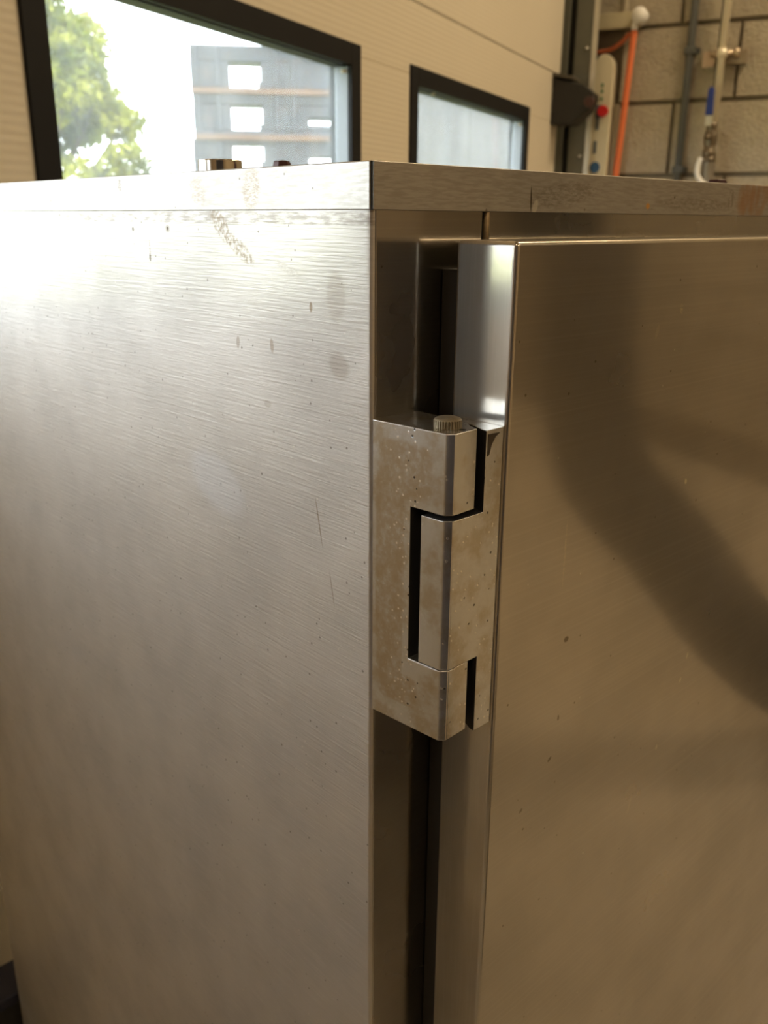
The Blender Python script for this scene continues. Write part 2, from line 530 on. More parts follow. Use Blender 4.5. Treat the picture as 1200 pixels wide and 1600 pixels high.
struct(finish('wall_front', bm, M['plaster']))
# block wall on the right: mortar bed plus single blocks
bm = bmesh.new(); box(bm, XR, XR + .25, YB, YD + .05, 0, ZC)
wr = struct(finish('wall_right', bm, M['mortar']))
CH = 0.249
BL = 0.405
random.seed(3)
protos = []
for v in range(5):
    bm = bmesh.new()
    L, H_ = BL - 0.013, CH - 0.017
    nx, nz = 6, 4
    g = [[bm.verts.new((-(random.uniform(0.0, 0.0025) if 0 < i < nx and 0 < j < nz else 0.0), -L / 2 + L * i / nx, -H_ / 2 + H_ * j / nz)) for j in range(nz + 1)] for i in range(nx + 1)]
    for i in range(nx):
        for j in range(nz):
            bm.faces.new((g[i][j], g[i][j + 1], g[i + 1][j + 1], g[i + 1][j]))
    rim = [g[i][0] for i in range(nx + 1)] + [g[nx][j] for j in range(1, nz + 1)] + [g[i][nz] for i in range(nx - 1, -1, -1)] + [g[0][j] for j in range(nz - 1, 0, -1)]
    back = [bm.verts.new((0.016, q.co.y * 1.008, q.co.z * 1.012)) for q in rim]
    for i in range(len(rim)):
        j = (i + 1) % len(rim)
        bm.faces.new((rim[i], rim[j], back[j], back[i]))
    o = finish('block', bm, M['block'], wr)
    protos.append(o)
used = [False] * 5
row = 0
z = 1.687 - CH / 2 - 6 * CH     # one bed joint runs at z = 1.687
while z < ZC - CH / 2:
    if z > CH / 2 - 0.02:
        off = 0.617 + (0.2025 if row % 2 else 0.0)   # perpends, half-bonded
        y = off + BL / 2 - BL * math.floor((off + BL / 2 - YD) / BL + 1)
        while y > -4.4:
            k = random.randrange(5)
            if y < YD - BL / 2 + 0.05:
                o = protos[k]
                if used[k]:
                    o = protos[k].copy(); COL.objects.link(o)
                used[k] = True
                o.location = (XR - 0.014 + random.uniform(-0.001, 0.001), y, z)
            y -= BL
    row += 1
    z += CH

# ------------------------------------------------------------------ sectional door: panels, window frames, panes
door = bpy.data.objects.new('door_1', None)
COL.objects.link(door)
door.location = ((DX0 + DX1) / 2, YD, 0)
door['kind'] = 'structure'
ox, oy = door.location.x, door.location.y
TH = 0.041
WIN = [(0.950 + 1.209 * i - ox, 1.896 + 1.209 * i - ox) for i in (-2, -1, 0, 1)]
WZ0, WZ1 = 1.145, 1.633
joints = [0.0, 0.31, 1.04, 1.773, 2.503, 3.23]
for i in range(5):
    z0, z1 = joints[i] + 0.002, joints[i + 1] - 0.002
    bm = bmesh.new()
    xa, xb = DX0 - ox, DX1 - ox
    if i != 2:
        box(bm, xa, xb, 0, TH, z0, z1)
    else:
        box(bm, xa, xb, 0, TH, z0, WZ0 + 0.02)
        box(bm, xa, xb, 0, TH, WZ1 - 0.02, z1)
        xs = [xa] + [c for w in WIN for c in (w[0] + 0.02, w[1] - 0.02)] + [xb]
        for q in range(0, len(xs), 2):
            box(bm, xs[q], xs[q + 1], 0, TH, WZ0 + 0.02, WZ1 - 0.02)
    finish('door_panel', bm, M['panel'], door, bevel=0.0015, seg=1)
for (xa, xb) in WIN:
    bm = bmesh.new()
    def ring(x0, x1, z0, z1, w, y0, y1, mi):
        box(bm, x0, x0 + w, y0, y1, z0, z1, mi)
        box(bm, x1 - w, x1, y0, y1, z0, z1, mi)
        box(bm, x0 + w, x1 - w, y0, y1, z0, z0 + w, mi)
        box(bm, x0 + w, x1 - w, y0, y1, z1 - w, z1, mi)
    ring(xa, xb, WZ0, WZ1, 0.044, -0.006, 0.004, 0)
    ring(xa + .022, xb - .022, WZ0 + .022, WZ1 - .022, 0.022, 0.004, 0.037, 1)
    ring(xa, xb, WZ0, WZ1, 0.044, 0.037, 0.050, 0)
    box(bm, xa + .044, xb - .044, 0.004, 0.036, WZ1 - .047, WZ1 - .044, 0)
    fr = finish('window_frame', bm, [M['winframe'], M['winjamb']], door, bevel=0.002, seg=1)
    bm = bmesh.new()
    box(bm, xa + .040, xb - .040, 0.030, 0.033, WZ0 + .040, WZ1 - .040)
    finish('pane', bm, M['glass'], fr)
    bm = bmesh.new()
    lathe(bm, [(0.002, -.002), (0.007, 0.0), (0.006, 0.004), (0.001, 0.005)], xb - .052, 0.010, WZ1 - .058, 10)
    lathe(bm, [(0.002, -.002), (0.006, 0.0), (0.005, 0.004), (0.001, 0.005)], xa + .16, 0.006, WZ1 - .049, 10)
    finish('sealant_blob', bm, M['caulk'], fr, smooth=True)

# rollers and track beside the door
rb = thing('roller_bracket', 'black wedge shaped roller bracket on the door edge', 'bracket', (3.36, YD, 1.68))
bm = bmesh.new()
prism(bm, [(-0.002, 0.078), (-0.002, -0.078), (-0.080, -0.080), (-0.135, -0.035), (-0.150, 0.005), (-0.148, 0.020), (-0.110, 0.048), (-0.05, 0.062)], 0.0, 0.085, axis='x')
finish('bracket_plate', bm, M['blackmetal'], rb, bevel=0.004)
bm = bmesh.new()
prism(bm, [(-0.004, 0.090), (-0.004, 0.079), (-0.075, 0.066), (-0.075, 0.076)], -0.01, 0.09, axis='x')
finish('bracket_flange', bm, simple('dull_flange', (0.10, 0.09, 0.07), 0.5, 0.3), rb)
bm = bmesh.new()
prism(bm, [(0.018 * math.cos(a) - 0.138, 0.018 * math.sin(a) - 0.01) for a in [2 * PI * k / 16 for k in range(16)]], -0.012, 0.0, axis='x')
finish('roller', bm, simple('maroon_roller', (0.06, 0.02, 0.018), 0.4), rb, bevel=0.002)

tr = thing('door_track', 'dark grey steel guide track standing beside the cream door', 'track', (3.50, 0.95, 0))
bm = bmesh.new(); box(bm, 0.0, 0.085, 0.040, 0.065, 0.0, 3.4)
finish('guide_angle', bm, M['galv'], tr, bevel=0.002)
bm = bmesh.new(); box(bm, 0.03, 0.085, 0.017, 0.040, 0.0, 3.4)
finish('track_groove', bm, M['blackmetal'], tr)
bm = bmesh.new(); box(bm, 0.0, 0.04, -0.045, 0.017, 0.0, 3.4)
finish('track_channel', bm, M['galv'], tr, bevel=0.003)
bm = bmesh.new(); box(bm, -0.002, 0.006, -0.064, -0.046, 0.0, 3.4)
finish('track_lip', bm, M['galvlight'], tr)
for zz in (1.5, 1.86, 2.2):
    bm = bmesh.new()
    lathe(bm, [(0.006, 0), (0.006, 0.006), (0.003, 0.008)], -0.002, -0.03, zz, 8)
    finish('rivet', bm, M['galvlight'], tr, smooth=True)

# ------------------------------------------------------------------ things on the block wall
WX = XR - 0.018   # face of the blocks
cb = thing('control_box', 'tall narrow cream control box with a red button on the wall', 'switch', (WX, 0.868, 1.30))
bm = bmesh.new()
prof = [(-0.038, 0.0), (0.036, 0.0), (0.036, 0.50)]
for k in range(1, 9):
    a = PI * k / 9
    prof.append((0.037 * math.cos(a) - 0.001, 0.505 + 0.045 * math.sin(a)))
prof.append((-0.038, 0.50))
prism(bm, prof, -0.055, 0.0, axis='x')
finish('housing', bm, M['cream'], cb, bevel=0.004)
bm = bmesh.new(); box(bm, -0.060, -0.002, 0.0365, 0.0395, 0.0, 0.19)
finish('side_strip', bm, simple('coral_strip', (0.75, 0.22, 0.16), 0.5), cb)
bm = bmesh.new()
prism(bm, [(0.020 * math.cos(a) - 0.014, 0.020 * math.sin(a) + 0.357) for a in [2 * PI * k / 20 for k in range(20)]], -0.080, -0.064, axis='x')
finish('push_button', bm, M['red'], cb, bevel=0.004)
bm = bmesh.new(); box(bm, -0.065, -0.054, -0.008, 0.014, 0.338, 0.38); box(bm, -0.058, -0.054, 0.002, 0.012, 0.295, 0.338)
finish('button_collar', bm, M['slate'], cb)
bm = bmesh.new(); box(bm, -0.0565, -0.0545, 0.004, 0.015, 0.215, 0.258)
finish('printed_label', bm, M['slate'], cb)
bm = bmesh.new()
prism(bm, [(0.019 * math.cos(a) + 0.004, 0.020 * math.sin(a) + 0.166) for a in [2 * PI * k / 20 for k in range(20)]], -0.0568, -0.0545, axis='x')
finish('round_label', bm, M['blue'], cb)
bm = bmesh.new()
for zz in (0.395, 0.42, 0.44):
    box(bm, -0.0565, -0.0545, -0.006, 0.002, zz, zz + 0.012)
finish('green_marks', bm, M['green'], cb)

bm = bmesh.new(); box(bm, WX - .022, WX, 0.808, 0.826, 1.15, 1.685)
tag(finish('wall_trunking', bm, simple('tan_trunking', (0.42, 0.36, 0.26), 0.6), bevel=0.002), 'narrow tan cable trunking running down beside the control box', 'trunking')

ar = thing('wall_bracket', 'cream wall bracket with a white end, the orange cord hangs from it', 'bracket', (WX, 0.83, 1.945))
bm = bmesh.new(); box(bm, -0.030, 0.0, -0.075, 0.075, -0.012, 0.040)
finish('arm_bar', bm, simple('arm_cream', (0.52, 0.46, 0.30), 0.5), ar, bevel=0.003)
bm = bmesh.new(); tube(bm, [(-0.012, -0.078, 0.018), (-0.075, -0.078, 0.018)], 0.026, 16)
finish('end_pulley', bm, M['white'], ar, smooth=True)
bm = bmesh.new(); tube(bm, [(-0.045, -0.060, 0.0), (-0.045, -0.060, -0.026)], 0.011, 10)
finish('cord_ferrule', bm, M['white'], ar, smooth=True)
bm = bmesh.new(); tube(bm, spline([(WX - .045, .770, 1.919), (WX - .042, .779, 1.75), (WX - .036, .788, 1.58), (WX - .03, .800, 1.35), (WX - .03, .802, 1.1)]), 0.0115, 8)
tag(finish('orange_rope', bm, M['cord'], smooth=True), 'bright orange cord hanging straight down from the cream wall bracket', 'rope')
bm = bmesh.new(); tube(bm, spline([(WX - .043, .786, 1.913), (WX - .036, .815, 1.885), (WX - .02, .86, 1.866), (WX - .012, .905, 1.862), (WX - .012, .935, 1.866)]), 0.0085, 8)
tag(finish('slack_rope', bm, M['cord2'], smooth=True), 'rust orange cord curving from the cream wall bracket to the door track', 'rope')
bm = bmesh.new(); box(bm, WX - .012, WX, .806, .822, 1.985, 2.6)
tag(finish('conduit_strip', bm, simple('pale_strip', (0.48, 0.42, 0.31), 0.6), bevel=0.002), 'pale vertical conduit strip rising above the cream wall arm', 'conduit')

cn = thing('grey_conduit', 'dark grey conduit pipe running down the block wall', 'conduit', (WX, 0.575, 1.0))
bm = bmesh.new(); tube(bm, [(-0.016, 0, 0), (-0.016, 0, 0.80), (-0.016, 0, 2.9)], 0.0135, 14)
finish('conduit_pipe', bm, M['conduit'], cn, smooth=True)
for zz in (0.455, 0.846):
    bm = bmesh.new()
    box(bm, -0.034, 0.0, -0.020, 0.019, -0.012, 0.012)
    box(bm, -0.010, 0.0, -0.032, 0.019, -0.010, 0.010)
    finish('saddle_clip', bm, M['conduit'], cn, bevel=0.003, loc=(0, 0, zz))

st = thing('strut_channel', 'short galvanised channel fixed level behind the steel pipe', 'bracket', (WX, 0.458, 1.815))
bm = bmesh.new(); box(bm, -0.030, 0, -0.076, 0.074, -0.022, 0.022)
finish('channel', bm, simple('channel_face', (0.34, 0.28, 0.20), 0.45, 0.5), st, bevel=0.002)
bm = bmesh.new(); box(bm, -0.033, -0.030, 0.030, 0.070, -0.028, 0.022)
finish('channel_plate', bm, simple('pinkish_plate', (0.60, 0.46, 0.34), 0.4, 0.6), st, bevel=0.001)
bm = bmesh.new(); tube(bm, [(-0.040, -0.045, 0.012), (-0.040, 0.045, 0.012)], 0.009, 10); tube(bm, [(-0.040, -0.050, 0.012), (-0.040, -0.034, 0.012)], 0.016, 12)
finish('clamp_bolt', bm, simple('clamp_metal', (0.62, 0.50, 0.36), 0.35, 0.8), st, smooth=True)

pp = thing('water_pipe', 'shiny steel water pipe hanging down the block wall to a valve', 'pipe', (WX - .06, 0.462, 1.0))
bm = bmesh.new(); tube(bm, [(0, 0, 0.609), (0, 0, 2.95)], 0.0125, 16)
finish('pipe_length', bm, M['pipe'], pp, smooth=True)
bm = bmesh.new(); tube(bm, [(0, 0, 0.812), (0, 0, 0.838)], 0.017, 16)
finish('pipe_clip', bm, M['pipe'], pp, smooth=True)
bm = bmesh.new(); tube(bm, [(0.020, 0.016, 0.62), (0.020, 0.016, 2.95)], 0.004, 8)
finish('thin_cable', bm, M['conduit'], pp, smooth=True)

bv = thing('ball_valve', 'ball valve with blue lever at the foot of the steel pipe', 'valve', (WX - .06, 0.468, 1.555))
bm = bmesh.new()
lathe(bm, [(0.014, -0.065), (0.023, -0.063), (0.023, -0.040), (0.017, -0.036), (0.022, -0.018), (0.024, 0.0), (0.022, 0.018), (0.016, 0.03), (0.019, 0.034), (0.019, 0.05), (0.013, 0.052)], 0, 0, 0, 20)
finish('valve_body', bm, M['valve'], bv, smooth=True)
bm = bmesh.new(); tube(bm, [(-0.01, 0.004, 0.0), (-0.045, 0.008, 0.0)], 0.009, 12)
finish('valve_stem', bm, M['valve'], bv, smooth=True)
bm = bmesh.new(); box(bm, -0.050, -0.045, -0.004, 0.018, 0.040, 0.085); box(bm, -0.050, -0.018, 0.0, 0.014, 0.036, 0.042)
finish('lever', bm, M['galvlight'], bv, bevel=0.001)
bm = bmesh.new(); prism(bm, [(-0.005, 0.070), (0.021, 0.070), (0.019, 0.150), (0.014, 0.160), (0.003, 0.160), (-0.002, 0.150)], -0.054, -0.040, axis='x')
finish('lever_sleeve', bm, M['handle'], bv, bevel=0.003)

bh = thing('braided_hose', 'braided flexible hose hanging from the ball valve behind the cabinet', 'hose', (WX - .06, 0.468, 1.49))
bm = bmesh.new()
tube(bm, spline([(0, 0.0, 0.0), (0, -0.002, -0.03), (0.0, -0.004, -0.06), (0, -0.014, -0.10), (0, -0.03, -0.14), (0.0, -0.05, -0.2)]), [0.022] * 9 + [0.021] * 32, 14)
finish('hose_length', bm, M['braid'], bh, smooth=True)
bm = bmesh.new(); tube(bm, [(0, 0, -0.012), (0, 0, 0.002)], 0.0255, 16)
finish('hose_ferrule', bm, M['valve'], bh, smooth=True)
bm = bmesh.new(); tube(bm, spline([(-.02, 0.022, 0.0), (-.024, 0.030, -0.03), (-.026, 0.026, -0.06), (-.026, 0.004, -0.085), (-.026, -0.02, -0.10)]), 0.009, 10)
finish('white_tube', bm, M['white'], bh, smooth=True)

# ------------------------------------------------------------------ ceiling lamps, added out of view to light the interior
for (lx, ly) in LAMPS:
    c = thing('added_ceiling_light', {-0.75: 'added unseen ceiling light filling the sectional door from the left', -0.9: 'added unseen ceiling light nearest the block wall and the sectional door', -4.2: 'added unseen ceiling light at the back beside the block wall', -5.2: 'added unseen ceiling light in the back left of the room'}[ly], 'lamp', (lx, ly, ZC), 0, 'added unseen ceiling lights')
    bm = bmesh.new(); box(bm, -0.78, 0.78, -0.10, 0.10, -0.08, 0)
    finish('fitting', bm, M['white'], c, bevel=0.005)
    ld = bpy.data.lights.new('added_area_light', 'AREA')
    ld.shape = 'RECTANGLE'; ld.size = 1.5; ld.size_y = 0.16
    ld.energy = LAMP_POWER * (0.42 if ly == -0.75 else 1.0)  # the added left lamp is a weaker fill for the lower door panels
    ld.color = LAMP_COLOR
    lo = bpy.data.objects.new('added_area_light', ld)
    COL.objects.link(lo)
    lo.parent = c
    lo.location = (0, 0, -0.085)

# ------------------------------------------------------------------ unseen things added for their dark reflections in the steel
dt = thing('added_duct', 'unseen black duct added for the dark band mirrored in the cabinet door', 'duct', (0, 0, 0))  # invented shape, gives the dark curve mirrored in the cabinet door
bm = bmesh.new()
pts = spline([(1.335, -1.26, 3.98), (1.335, -1.25, 2.6), (1.335, -1.22, 1.5), (1.335, -1.21, 1.2), (1.34, -1.19, 0.93), (1.375, -1.15, 0.73), (1.52, -1.08, 0.56), (1.70, -1.0, 0.33), (2.0, -0.95, 0.13), (2.5, -0.95, 0.12)], 14)
rr = [0.105 + 0.006 * math.sin(i * 1.9) for i in range(len(pts))]
tube(bm, pts, rr, 20)
finish('duct_hose', bm, M['duct'], dt, smooth=True)
lk = thing('added_locker', 'tall dark steel locker standing behind the camera', 'locker', (-0.95, -0.62, 0), math.radians(-60))  # added out of view so the hinge and frame mirror something dark
bm = bmesh.new(); box(bm, -0.5, 0.5, -0.25, 0.25, 0.08, 1.95)
finish('locker_body', bm, M['locker'], lk, bevel=0.006)
for sx in (-1, 1):
    bm = bmesh.new(); box(bm, min(0.01 * sx, 0.49 * sx), max(0.01 * sx, 0.49 * sx), 0.25, 0.268, 0.10, 1.93)
    d = finish('locker_door', bm, M['locker'], lk, bevel=0.004)
    bm = bmesh.new(); box(bm, 0.05 * sx - 0.01, 0.05 * sx + 0.01, 0.268, 0.29, 0.98, 1.12)
    finish('handle', bm, M['galv'], d, bevel=0.003)
for sx in (-1, 1):
    for sy in (-1, 1):
        bm = bmesh.new(); box(bm, sx * .45 - .03, sx * .45 + .03, sy * .2 - .03, sy * .2 + .03, 0, 0.08)
        finish('foot', bm, M['locker'], lk)

bm = bmesh.new(); box(bm, 0.05, 0.85, -2.1, -0.75, 0.0, 0.012)  # added dark sheet, keeps the floor mirrored in the frame post dark
mt = tag(finish('added_mat', bm, M['duct'], bevel=0.004), 'black rubber mat on the floor in front of the cabinet', 'mat')
# ------------------------------------------------------------------ the steel cabinet (drawn in mm: x along its front, y along its side, z down from the lid)
cab = thing('steel_cabinet', 'brushed stainless steel cabinet with an overhanging lid and one hinged door', 'cabinet', (0.35592, 0.18256, 0.0), math.radians(-20.93))
ZT = 1.29958     # lid top
W_, D_ = 830.0, 764.0
def cabz(bm):
    for v in bm.verts:
        v.co = Vector((v.co.x * S, v.co.y * S, ZT + v.co.z * S))
def cpart(name, bm, mat, parent=cab, bevel=0.0, seg=3, smooth=False, label=None):
    # part origin on the lid corner so that marks can be placed in cabinet coordinates
    for v in bm.verts:
        v.co = v.co * S
    o = finish(name, bm, mat, parent, smooth=smooth, bevel=bevel * S, seg=seg)
    if parent is cab:
        o.location = (0, 0, ZT)
    if label:
        o['label'] = label
    return o
def cpoly(bm, poly, z0, z1):
    prism(bm, poly, z0, z1)

BOT = -ZT / S + 120
# lid: top sheet, side apron, front apron, with the thin dark mitre gap at the corner
bm = bmesh.new()
box(bm, 0.8, W_, -0.2, D_, -1.2, 0)
box(bm, -0.3, 0.8, 0.0, D_, -22, -0.2)
lidside = bm
cpart('lid', bm, M['lid'], bevel=0.7, seg=3)
bm = bmesh.new()
box(bm, 1.0, W_, -1.4, -0.2, -22, -0.1)
cpart('lid_front_apron', bm, M['lid'], bevel=0.5, seg=3)
bm = bmesh.new()
box(bm, 0.5, 1.6, -0.8, 0.5, -22, -0.3)
cpart('lid_mitre_gap', bm, M['dark'])
# body
bm = bmesh.new()
cpoly(bm, [(0.9, D_ - 2), (0.9, 3.2), (1.3, 1.5), (2.6, 0.6), (4.5, 0.5), (4.5, 8), (5, D_ - 2)], BOT, -1.3)
cpart('side_panel', bm, M['side'], bevel=0.4, seg=2)
bm = bmesh.new()
box(bm, 3.6, 80.8, 0.0, 4.0, BOT, -1.3)
cpart('frame_post', bm, M['frame'], bevel=0.8)
bm = bmesh.new(); box(bm, 80.8, 87.4, 1.8, 4.5, -60, -1.3)
cpart('seam_gap', bm, M['dark'])
bm = bmesh.new()
tube(bm, [(85.4, 1.6, -60), (85.4, 1.6, -3)], 2.0, 12)
cpart('seam_bead', bm, M['tanrod'], smooth=True)
bm = bmesh.new(); box(bm, 87.4, W_, 0.6, 4.0, -60, -1.3)
cpart('front_header', bm, M['frame'], bevel=0.4)
bm = bmesh.new(); box(bm, W_ - 4, W_, 4, D_ - 2, BOT, -1.3); box(bm, 5, W_ - 4, D_ - 6, D_ - 2, BOT, -1.3)
cpart('rear_panels', bm, M['frame'])
bm = bmesh.new(); box(bm, 80.8, W_ - 4, 4, 8, BOT, -60)
cpart('front_opening', bm, M['frame'])
bm = bmesh.new(); box(bm, 5, W_ - 4, 8, D_ - 6, BOT, BOT + 6)
cpart('base_plate', bm, M['frame'])
for (fx, fy) in ((50, 50), (W_ - 50, 50), (50, D_ - 50), (W_ - 50, D_ - 50)):
    bm = bmesh.new(); lathe(bm, [(22, -ZT / S), (22, -ZT / S + 12), (14, -ZT / S + 18), (14, BOT)], fx, fy, 0, 20)
    cpart('foot', bm, M['frame'], smooth=False)
# door leaf
DT, DB_ = -35.6, BOT + 20
bm = bmesh.new(); box(bm, 46.4, W_ - 20, -52.4, -13.2, DB_, DT)
bm.faces.ensure_lookup_table()
for f in bm.faces:
    if f.calc_center_median().x < 47:
        f.material_index = 1
dr = cpart('door', bm, [M['door'], M['doorside']], bevel=2.6, seg=5)
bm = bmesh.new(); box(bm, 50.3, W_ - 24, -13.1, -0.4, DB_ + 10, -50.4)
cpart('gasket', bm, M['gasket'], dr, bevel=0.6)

# hinge: frame half (a C of two knuckles) and door half (one knuckle and its plate)
HT, HB = -123.25, -291.5
K1, K2 = -164.6, -249.9
knuck = [(1.9, -0.05), (5.9, -47.4), (6.4, -48.4), (9.3, -51.0), (10.2, -51.2), (25.8, -50.3), (28.2, -44.0), (32.0, -38.0), (34.3, -31.0), (34.3, -22.0), (33.8, -0.05)]
mid = [(5.0, -33.2), (6.1, -47.4), (6.6, -48.3), (9.4, -50.9), (10.4, -51.1), (45.7, -50.5), (46.4, -49.8), (46.4, -16.0), (40.0, -16.0), (34.0, -18.0), (24.0, -20.0), (24.0, -33.0)]
def carve(name, poly, z0, z1, cutters, mat, parent, bevel, shaded):
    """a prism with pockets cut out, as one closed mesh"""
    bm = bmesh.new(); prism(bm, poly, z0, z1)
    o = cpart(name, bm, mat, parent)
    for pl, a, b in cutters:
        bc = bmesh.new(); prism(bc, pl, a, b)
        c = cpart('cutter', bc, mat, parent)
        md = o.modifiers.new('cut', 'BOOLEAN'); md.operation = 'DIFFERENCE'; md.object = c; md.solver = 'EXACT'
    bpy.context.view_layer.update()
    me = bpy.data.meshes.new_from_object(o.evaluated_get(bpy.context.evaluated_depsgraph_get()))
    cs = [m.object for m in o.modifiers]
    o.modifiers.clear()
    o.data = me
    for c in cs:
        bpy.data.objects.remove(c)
    me.materials.append(M['slot_shade'])
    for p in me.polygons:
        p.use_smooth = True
        if shaded(p.center / S, p.normal):
            p.material_index = 1  # inner slot and gap faces painted black as shade
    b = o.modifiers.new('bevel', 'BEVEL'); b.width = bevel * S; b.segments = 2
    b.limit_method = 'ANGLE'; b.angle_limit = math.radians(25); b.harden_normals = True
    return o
pocket = [(-5, -26.6), (22.0, -26.6), (24.0, -10.0), (40.0, -10.0), (60, -12), (60, -70), (-5, -70)]
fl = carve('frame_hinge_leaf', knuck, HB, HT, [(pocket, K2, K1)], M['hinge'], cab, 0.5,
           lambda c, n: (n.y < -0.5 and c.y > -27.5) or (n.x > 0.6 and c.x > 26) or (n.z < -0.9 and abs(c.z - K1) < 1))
off1 = [(-5, -70), (32.2, -70), (32.2, -48.0), (36.2, -39.0), (37.6, -31.0), (37.6, -24.0), (40.0, -9.0), (-5, -9.0)]
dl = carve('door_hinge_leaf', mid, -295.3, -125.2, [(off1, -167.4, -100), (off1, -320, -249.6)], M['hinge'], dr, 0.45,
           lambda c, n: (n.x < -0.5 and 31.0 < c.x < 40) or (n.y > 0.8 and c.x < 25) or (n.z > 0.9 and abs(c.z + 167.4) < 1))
# knurled pin head on the upper knuckle
bm = bmesh.new()
lathe(bm, [(6.8, 0), (7.1, 0.3), (7.1, 3.6), (6.8, 4.0), (6.3, 4.5), (5.0, 5.0), (2.5, 5.4), (0.3, 5.5)], 17.6, -38.0, HT, 120,
      mod=lambda k, r, z: (-0.9 if k % 4 < 2 else 0.0) if 0 < z < 3.8 else 0.0)
cpart('hinge_pin', bm, M['pin'], fl, smooth=False, label='grimy knurled pin head')
bm = bmesh.new(); lathe(bm, [(6.2, 0), (6.2, 2.9)], 17.6, -38.0, -167.4, 28)
cpart('pin_shank', bm, M['pin'], fl, smooth=True)
bm = bmesh.new(); lathe(bm, [(1.7, 0.02), (1.7, 0.10)], 18.5, -47.2, HT, 14)
cpart('drain_hole', bm, M['dark'], fl)
# brown sealant torn at the top of the door leaf
bm = bmesh.new()
prism(bm, [(33.6, -127.2), (42.5, -127.4), (39, -129.2), (36.3, -133.0), (34.9, -137.5), (33.7, -138.5)], -51.0, -50.2, axis='y')
cpart('worn_chip', bm, simple('dark_chip', (0.05, 0.035, 0.02), 0.6), dl)

# things standing on the lid
def onlid(x, y):
    a = math.radians(-20.93)
    return (0.35592 + x * math.cos(a) - y * math.sin(a), 0.18256 + x * math.sin(a) + y * math.cos(a), ZT)
cp = thing('round_cap', 'polished round metal cap standing on the cabinet lid', 'cap', onlid(0.057, 0.202))
bm = bmesh.new(); lathe(bm, [(0.0135, 0), (0.0135, 0.0098), (0.0130, 0.0104), (0.0115, 0.0104), (0.0112, 0.0085)], 0, 0, 0, 36)
finish('cap_shell', bm, M['knob'], cp, smooth=False, bevel=0.0003)
bm = bmesh.new(); lathe(bm, [(0.0100, 0.0080), (0.0100, 0.0094), (0.002, 0.0098)], 0, 0, 0, 24)
finish('cap_insert', bm, M['galv'], cp)
for (px, py, lab, r, h) in ((0.082, 0.172, 'small dark red bolt head on the lid beside the round metal cap', 0.0062, 0.0098), (0.395, 0.052, 'small dark red bolt head on the lid near the rust stain', 0.0082, 0.0062)):
    b = thing('lid_bolt', lab, 'bolt', onlid(px, py), 0.2)
    bm = bmesh.new(); lathe(bm, [(r, 0), (r, h * 0.6), (r * 0.82, h), (r * 0.2, h * 1.04)], 0, 0, 0, 6)
    finish('bolt_head', bm, M['bolt'], b, bevel=0.0006)
    bm = bmesh.new(); lathe(bm, [(r * 1.15, 0), (r * 1.15, 0.0012)], 0, 0, 0, 20)
    finish('washer', bm, M['galv'], b)

# low black unit behind the cabinet
dk = thing('floor_unit', 'low black box on the floor behind the cabinet', 'box', onlid(-0.055, 0.714)[:2] + (0,), math.radians(-20.93))
bm = bmesh.new(); box(bm, -0.07, 0.12, 0.0, 0.055, 0.02, 0.272)
finish('unit_body', bm, M['blackmetal'], dk, bevel=0.004)
bm = bmesh.new(); box(bm, -0.073, 0.123, -0.004, 0.058, 0.272, 0.29)
finish('unit_lid', bm, M['locker'], dk, bevel=0.003)
bm = bmesh.new(); box(bm, -0.06, 0.11, 0.005, 0.05, 0.0, 0.02)
finish('unit_base', bm, M['galv'], dk)

# ------------------------------------------------------------------ outside
bm = bmesh.new(); box(bm, -30, 30, YD + .25, 40, -0.14, 0.0)
tag(struct(finish('ground', bm, M['tarmac'])), 'sunlit dry grass outside the door windows', 'ground')
# stacked crates with pockets right through them
ca = math.radians(57)
F0 = Vector((math.sin(ca), math.cos(ca), 0)); R0 = Vector((math.cos(ca), -math.sin(ca), 0))
zt = 2.02
zlist = [2.035, 1.832, 1.632, 1.437, 1.24, 1.045, 0.85, 0.655, 0.46, 0.265, 0.07]
names = ['topmost', 'second from the top', 'third from the top', 'fourth from the top']
for i in range(10):
    z1, z0 = zlist[i], zlist[i + 1]
    if i == 9:
        z0 = 0.0
    h = z1 - z0
    c = F0 * 4.6
    lab = ('%s of the dark crates stacked outside the large window' % names[i]) if i < 4 else ('dark yard crate below the window sill, %s of the stack' % ['fifth from the top', 'sixth from the top', 'seventh from the top', 'third from the ground', 'second from the ground', 'lowest'][i - 4])
    cr = thing('storage_crate', lab, 'crate', (c.x, c.y, z0), math.atan2(R0.y, R0.x), 'dark crates stacked in the yard')
    bm = bmesh.new()
    x0, x1, dep = -0.365 + 0.006 * math.sin(i * 2.3), 0.60, 0.16
    hz0, hz1 = (0.020, 0.133) if i == 0 else (0.040, 0.150)
    if i == 2:
        hz0, hz1 = 0.070, 0.172
    if i == 0:
        xs = [x0, -0.192, -0.043, x1]
    else:
        xs = [x0, -0.190, -0.040, 0.178, 0.300, x1]
    box(bm, x0, x1, 0, dep, 0.004, hz0)
    box(bm, x0, x1, 0, dep, hz1, h - 0.002)
    for q in range(0, len(xs), 2):
        box(bm, xs[q], xs[q + 1], 0, dep, hz0, hz1)
    if i > 0:
        box(bm, 0.17, 0.31, 0, dep, hz0, hz0 + 0.006 + 0.02 * (i == 1))
        box(bm, 0.17, 0.31, 0, dep, hz1 - 0.05, hz1)
    box(bm, -0.054, -0.040, 0, dep, hz0, hz0 + 0.03)
    for rx in (x0 + 0.02, -0.25, 0.02, 0.10, 0.33, 0.48):
        box(bm, rx, rx + 0.018, -0.012, 0, 0.03, h - 0.01)
    finish('crate_shell', bm, M['crate'], cr, bevel=0.008, seg=2)
    bm = bmesh.new(); box(bm, x0 + .002, x1, -0.016, -0.001, -0.006 if i < 9 else 0.0, 0.020)
    finish('rim', bm, M['rim'], cr, bevel=0.003)
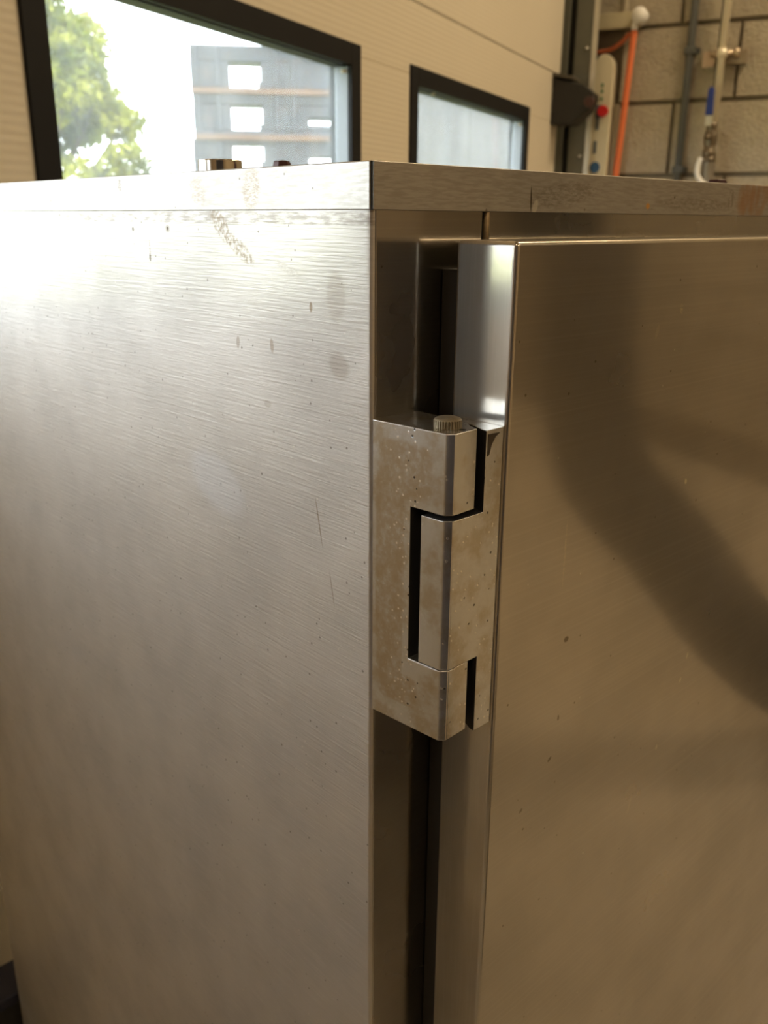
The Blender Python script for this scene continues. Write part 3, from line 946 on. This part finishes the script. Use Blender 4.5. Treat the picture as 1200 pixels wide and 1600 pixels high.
# pale container seen through the far window
ct = thing('shipping_container', 'pale grey steel container standing outside the smaller looking window', 'container', (7.2, 0, 0))
bm = bmesh.new()
yy = 1.9
prof = []
while yy < 3.5:
    prof += [(0.0, yy), (0.0, yy + .20), (0.012, yy + .225), (0.012, yy + .32), (0.0, yy + .345)]
    yy += 0.345
prof += [(2.3, yy), (2.3, 1.9)]
prism(bm, prof, 0.12, 2.5)
finish('container_wall', bm, M['container'], ct)
bm = bmesh.new()
box(bm, -0.02, 2.32, 1.8, 1.9, 0, 2.6); box(bm, -0.02, 2.32, yy, yy + .1, 0, 2.6)
box(bm, -0.02, 2.32, 1.9, yy, 2.5, 2.6); box(bm, -0.02, 2.32, 1.9, yy, 0, 0.12)
finish('container_frame', bm, M['container'], ct, bevel=0.004)

def foliage(name, pts, size, parent, seed, kind=True):
    rng = np.random.default_rng(seed)
    n = len(pts)
    d = rng.normal(size=(n, 3)); d /= np.linalg.norm(d, axis=1)[:, None]
    e = np.cross(d, rng.normal(size=(n, 3))); e /= np.linalg.norm(e, axis=1)[:, None]
    sz = size * rng.uniform(0.6, 1.3, size=(n, 1))
    q = np.cross(d, e)
    V = np.stack([pts - d * sz, pts + e * sz * .42 + q * sz * .08, pts + d * sz, pts - e * sz * .42 + q * sz * .08], 1).reshape(-1, 3)
    Fc = np.arange(4 * n).reshape(-1, 4)
    me = bpy.data.meshes.new(name)
    me.from_pydata(V.tolist(), [], Fc.tolist())
    me.materials.append(M['leaf'])
    o = bpy.data.objects.new(name, me)
    COL.objects.link(o)
    o.parent = parent
    o['kind'] = 'stuff'
    return o

def tree(label, loc, clumps, nleaf, size, seed, group=None):
    t = thing('tree', label, 'tree', loc, 0, group)
    rng = np.random.default_rng(seed)
    P = []
    tot = sum(c[3] ** 2 for c in clumps)
    bm = bmesh.new()
    top = max(c[2] for c in clumps)
    tube(bm, spline([(0, 0, 0), (0.05, 0.02, top * .3), (-0.03, 0.05, top * .6), (0, 0, top * .9)]), [0.11 - 0.08 * i / 24 for i in range(25)], 10)
    finish('trunk', bm, M['bark'], t, smooth=True)
    for (x, y, z, r) in clumps:
        n = int(nleaf * r * r / tot)
        u = rng.normal(size=(n, 3)); u /= np.linalg.norm(u, axis=1)[:, None]
        rad = r * (0.35 + 0.65 * rng.random((n, 1)) ** 0.5)
        P.append(u * rad * np.array([1, 1, 0.8]) + np.array([x, y, z]))
        bm = bmesh.new()
        tube(bm, [(0, 0, z * .5), (x * .5, y * .5, z * .72), (x, y, z)], [0.04, 0.025, 0.01], 7)
        finish('branch', bm, M['bark'], t, smooth=True)
    foliage('foliage', np.concatenate(P), size, t, seed + 1)
    return t
def polar(azd, dist):
    return (math.sin(math.radians(azd)) * dist, math.cos(math.radians(azd)) * dist, 0)
rng = random.Random(11)
cl = []
def crown_edge(z):
    return float(np.interp(z, [1.5, 1.73, 1.97, 2.19, 2.41, 2.85, 3.3], [0.52, 0.45, 0.34, 0.13, 0.0, -0.05, -0.2]))
for k in range(46):
    zz = rng.uniform(0.9, 3.3)
    r = rng.uniform(.17, .30)
    e = crown_edge(zz) - r * 0.8
    cx = e - (rng.random() ** 1.3) * 1.25
    cl.append((cx, rng.uniform(-.5, .5), zz, r))
cl = [(a + .75, b, c, d) for a, b, c, d in cl]
p8 = polar(48, 8.0)
tree('bushy sunlit green tree close outside the large window', (p8[0] - .75 * math.cos(math.radians(48)), p8[1] + .75 * math.sin(math.radians(48)), 0), cl, 30000, 0.042, 5).rotation_euler = (0, 0, -math.radians(48))
cl = [(rng.uniform(-.35, .35), rng.uniform(-.3, .3), rng.uniform(.3, 1.45), rng.uniform(.2, .3)) for _ in range(14)]
tree('low green shrub beside the crate stack', polar(51.2, 11.0), cl, 6000, 0.05, 9)
rng = random.Random(5)
for i, (azd, dist, lab) in enumerate([(31, 9.5, 'sunlit green tree further left in the yard'), (8, 10, 'low green hedge tree left of the yard trees'), (-14, 10.5, 'low green hedge tree at the far left end of the yard')]):
    cl = [(rng.uniform(-0.95, 0.95), rng.uniform(-.5, .5), (rng.uniform(0.5, 1.9) if i == 0 else rng.uniform(0.2, 0.8)), rng.uniform(.3, .5)) for _ in range(14)]
    tree(lab, polar(azd, dist), cl, 5000, 0.09, 20 + i)
bpy.context.view_layer.update()
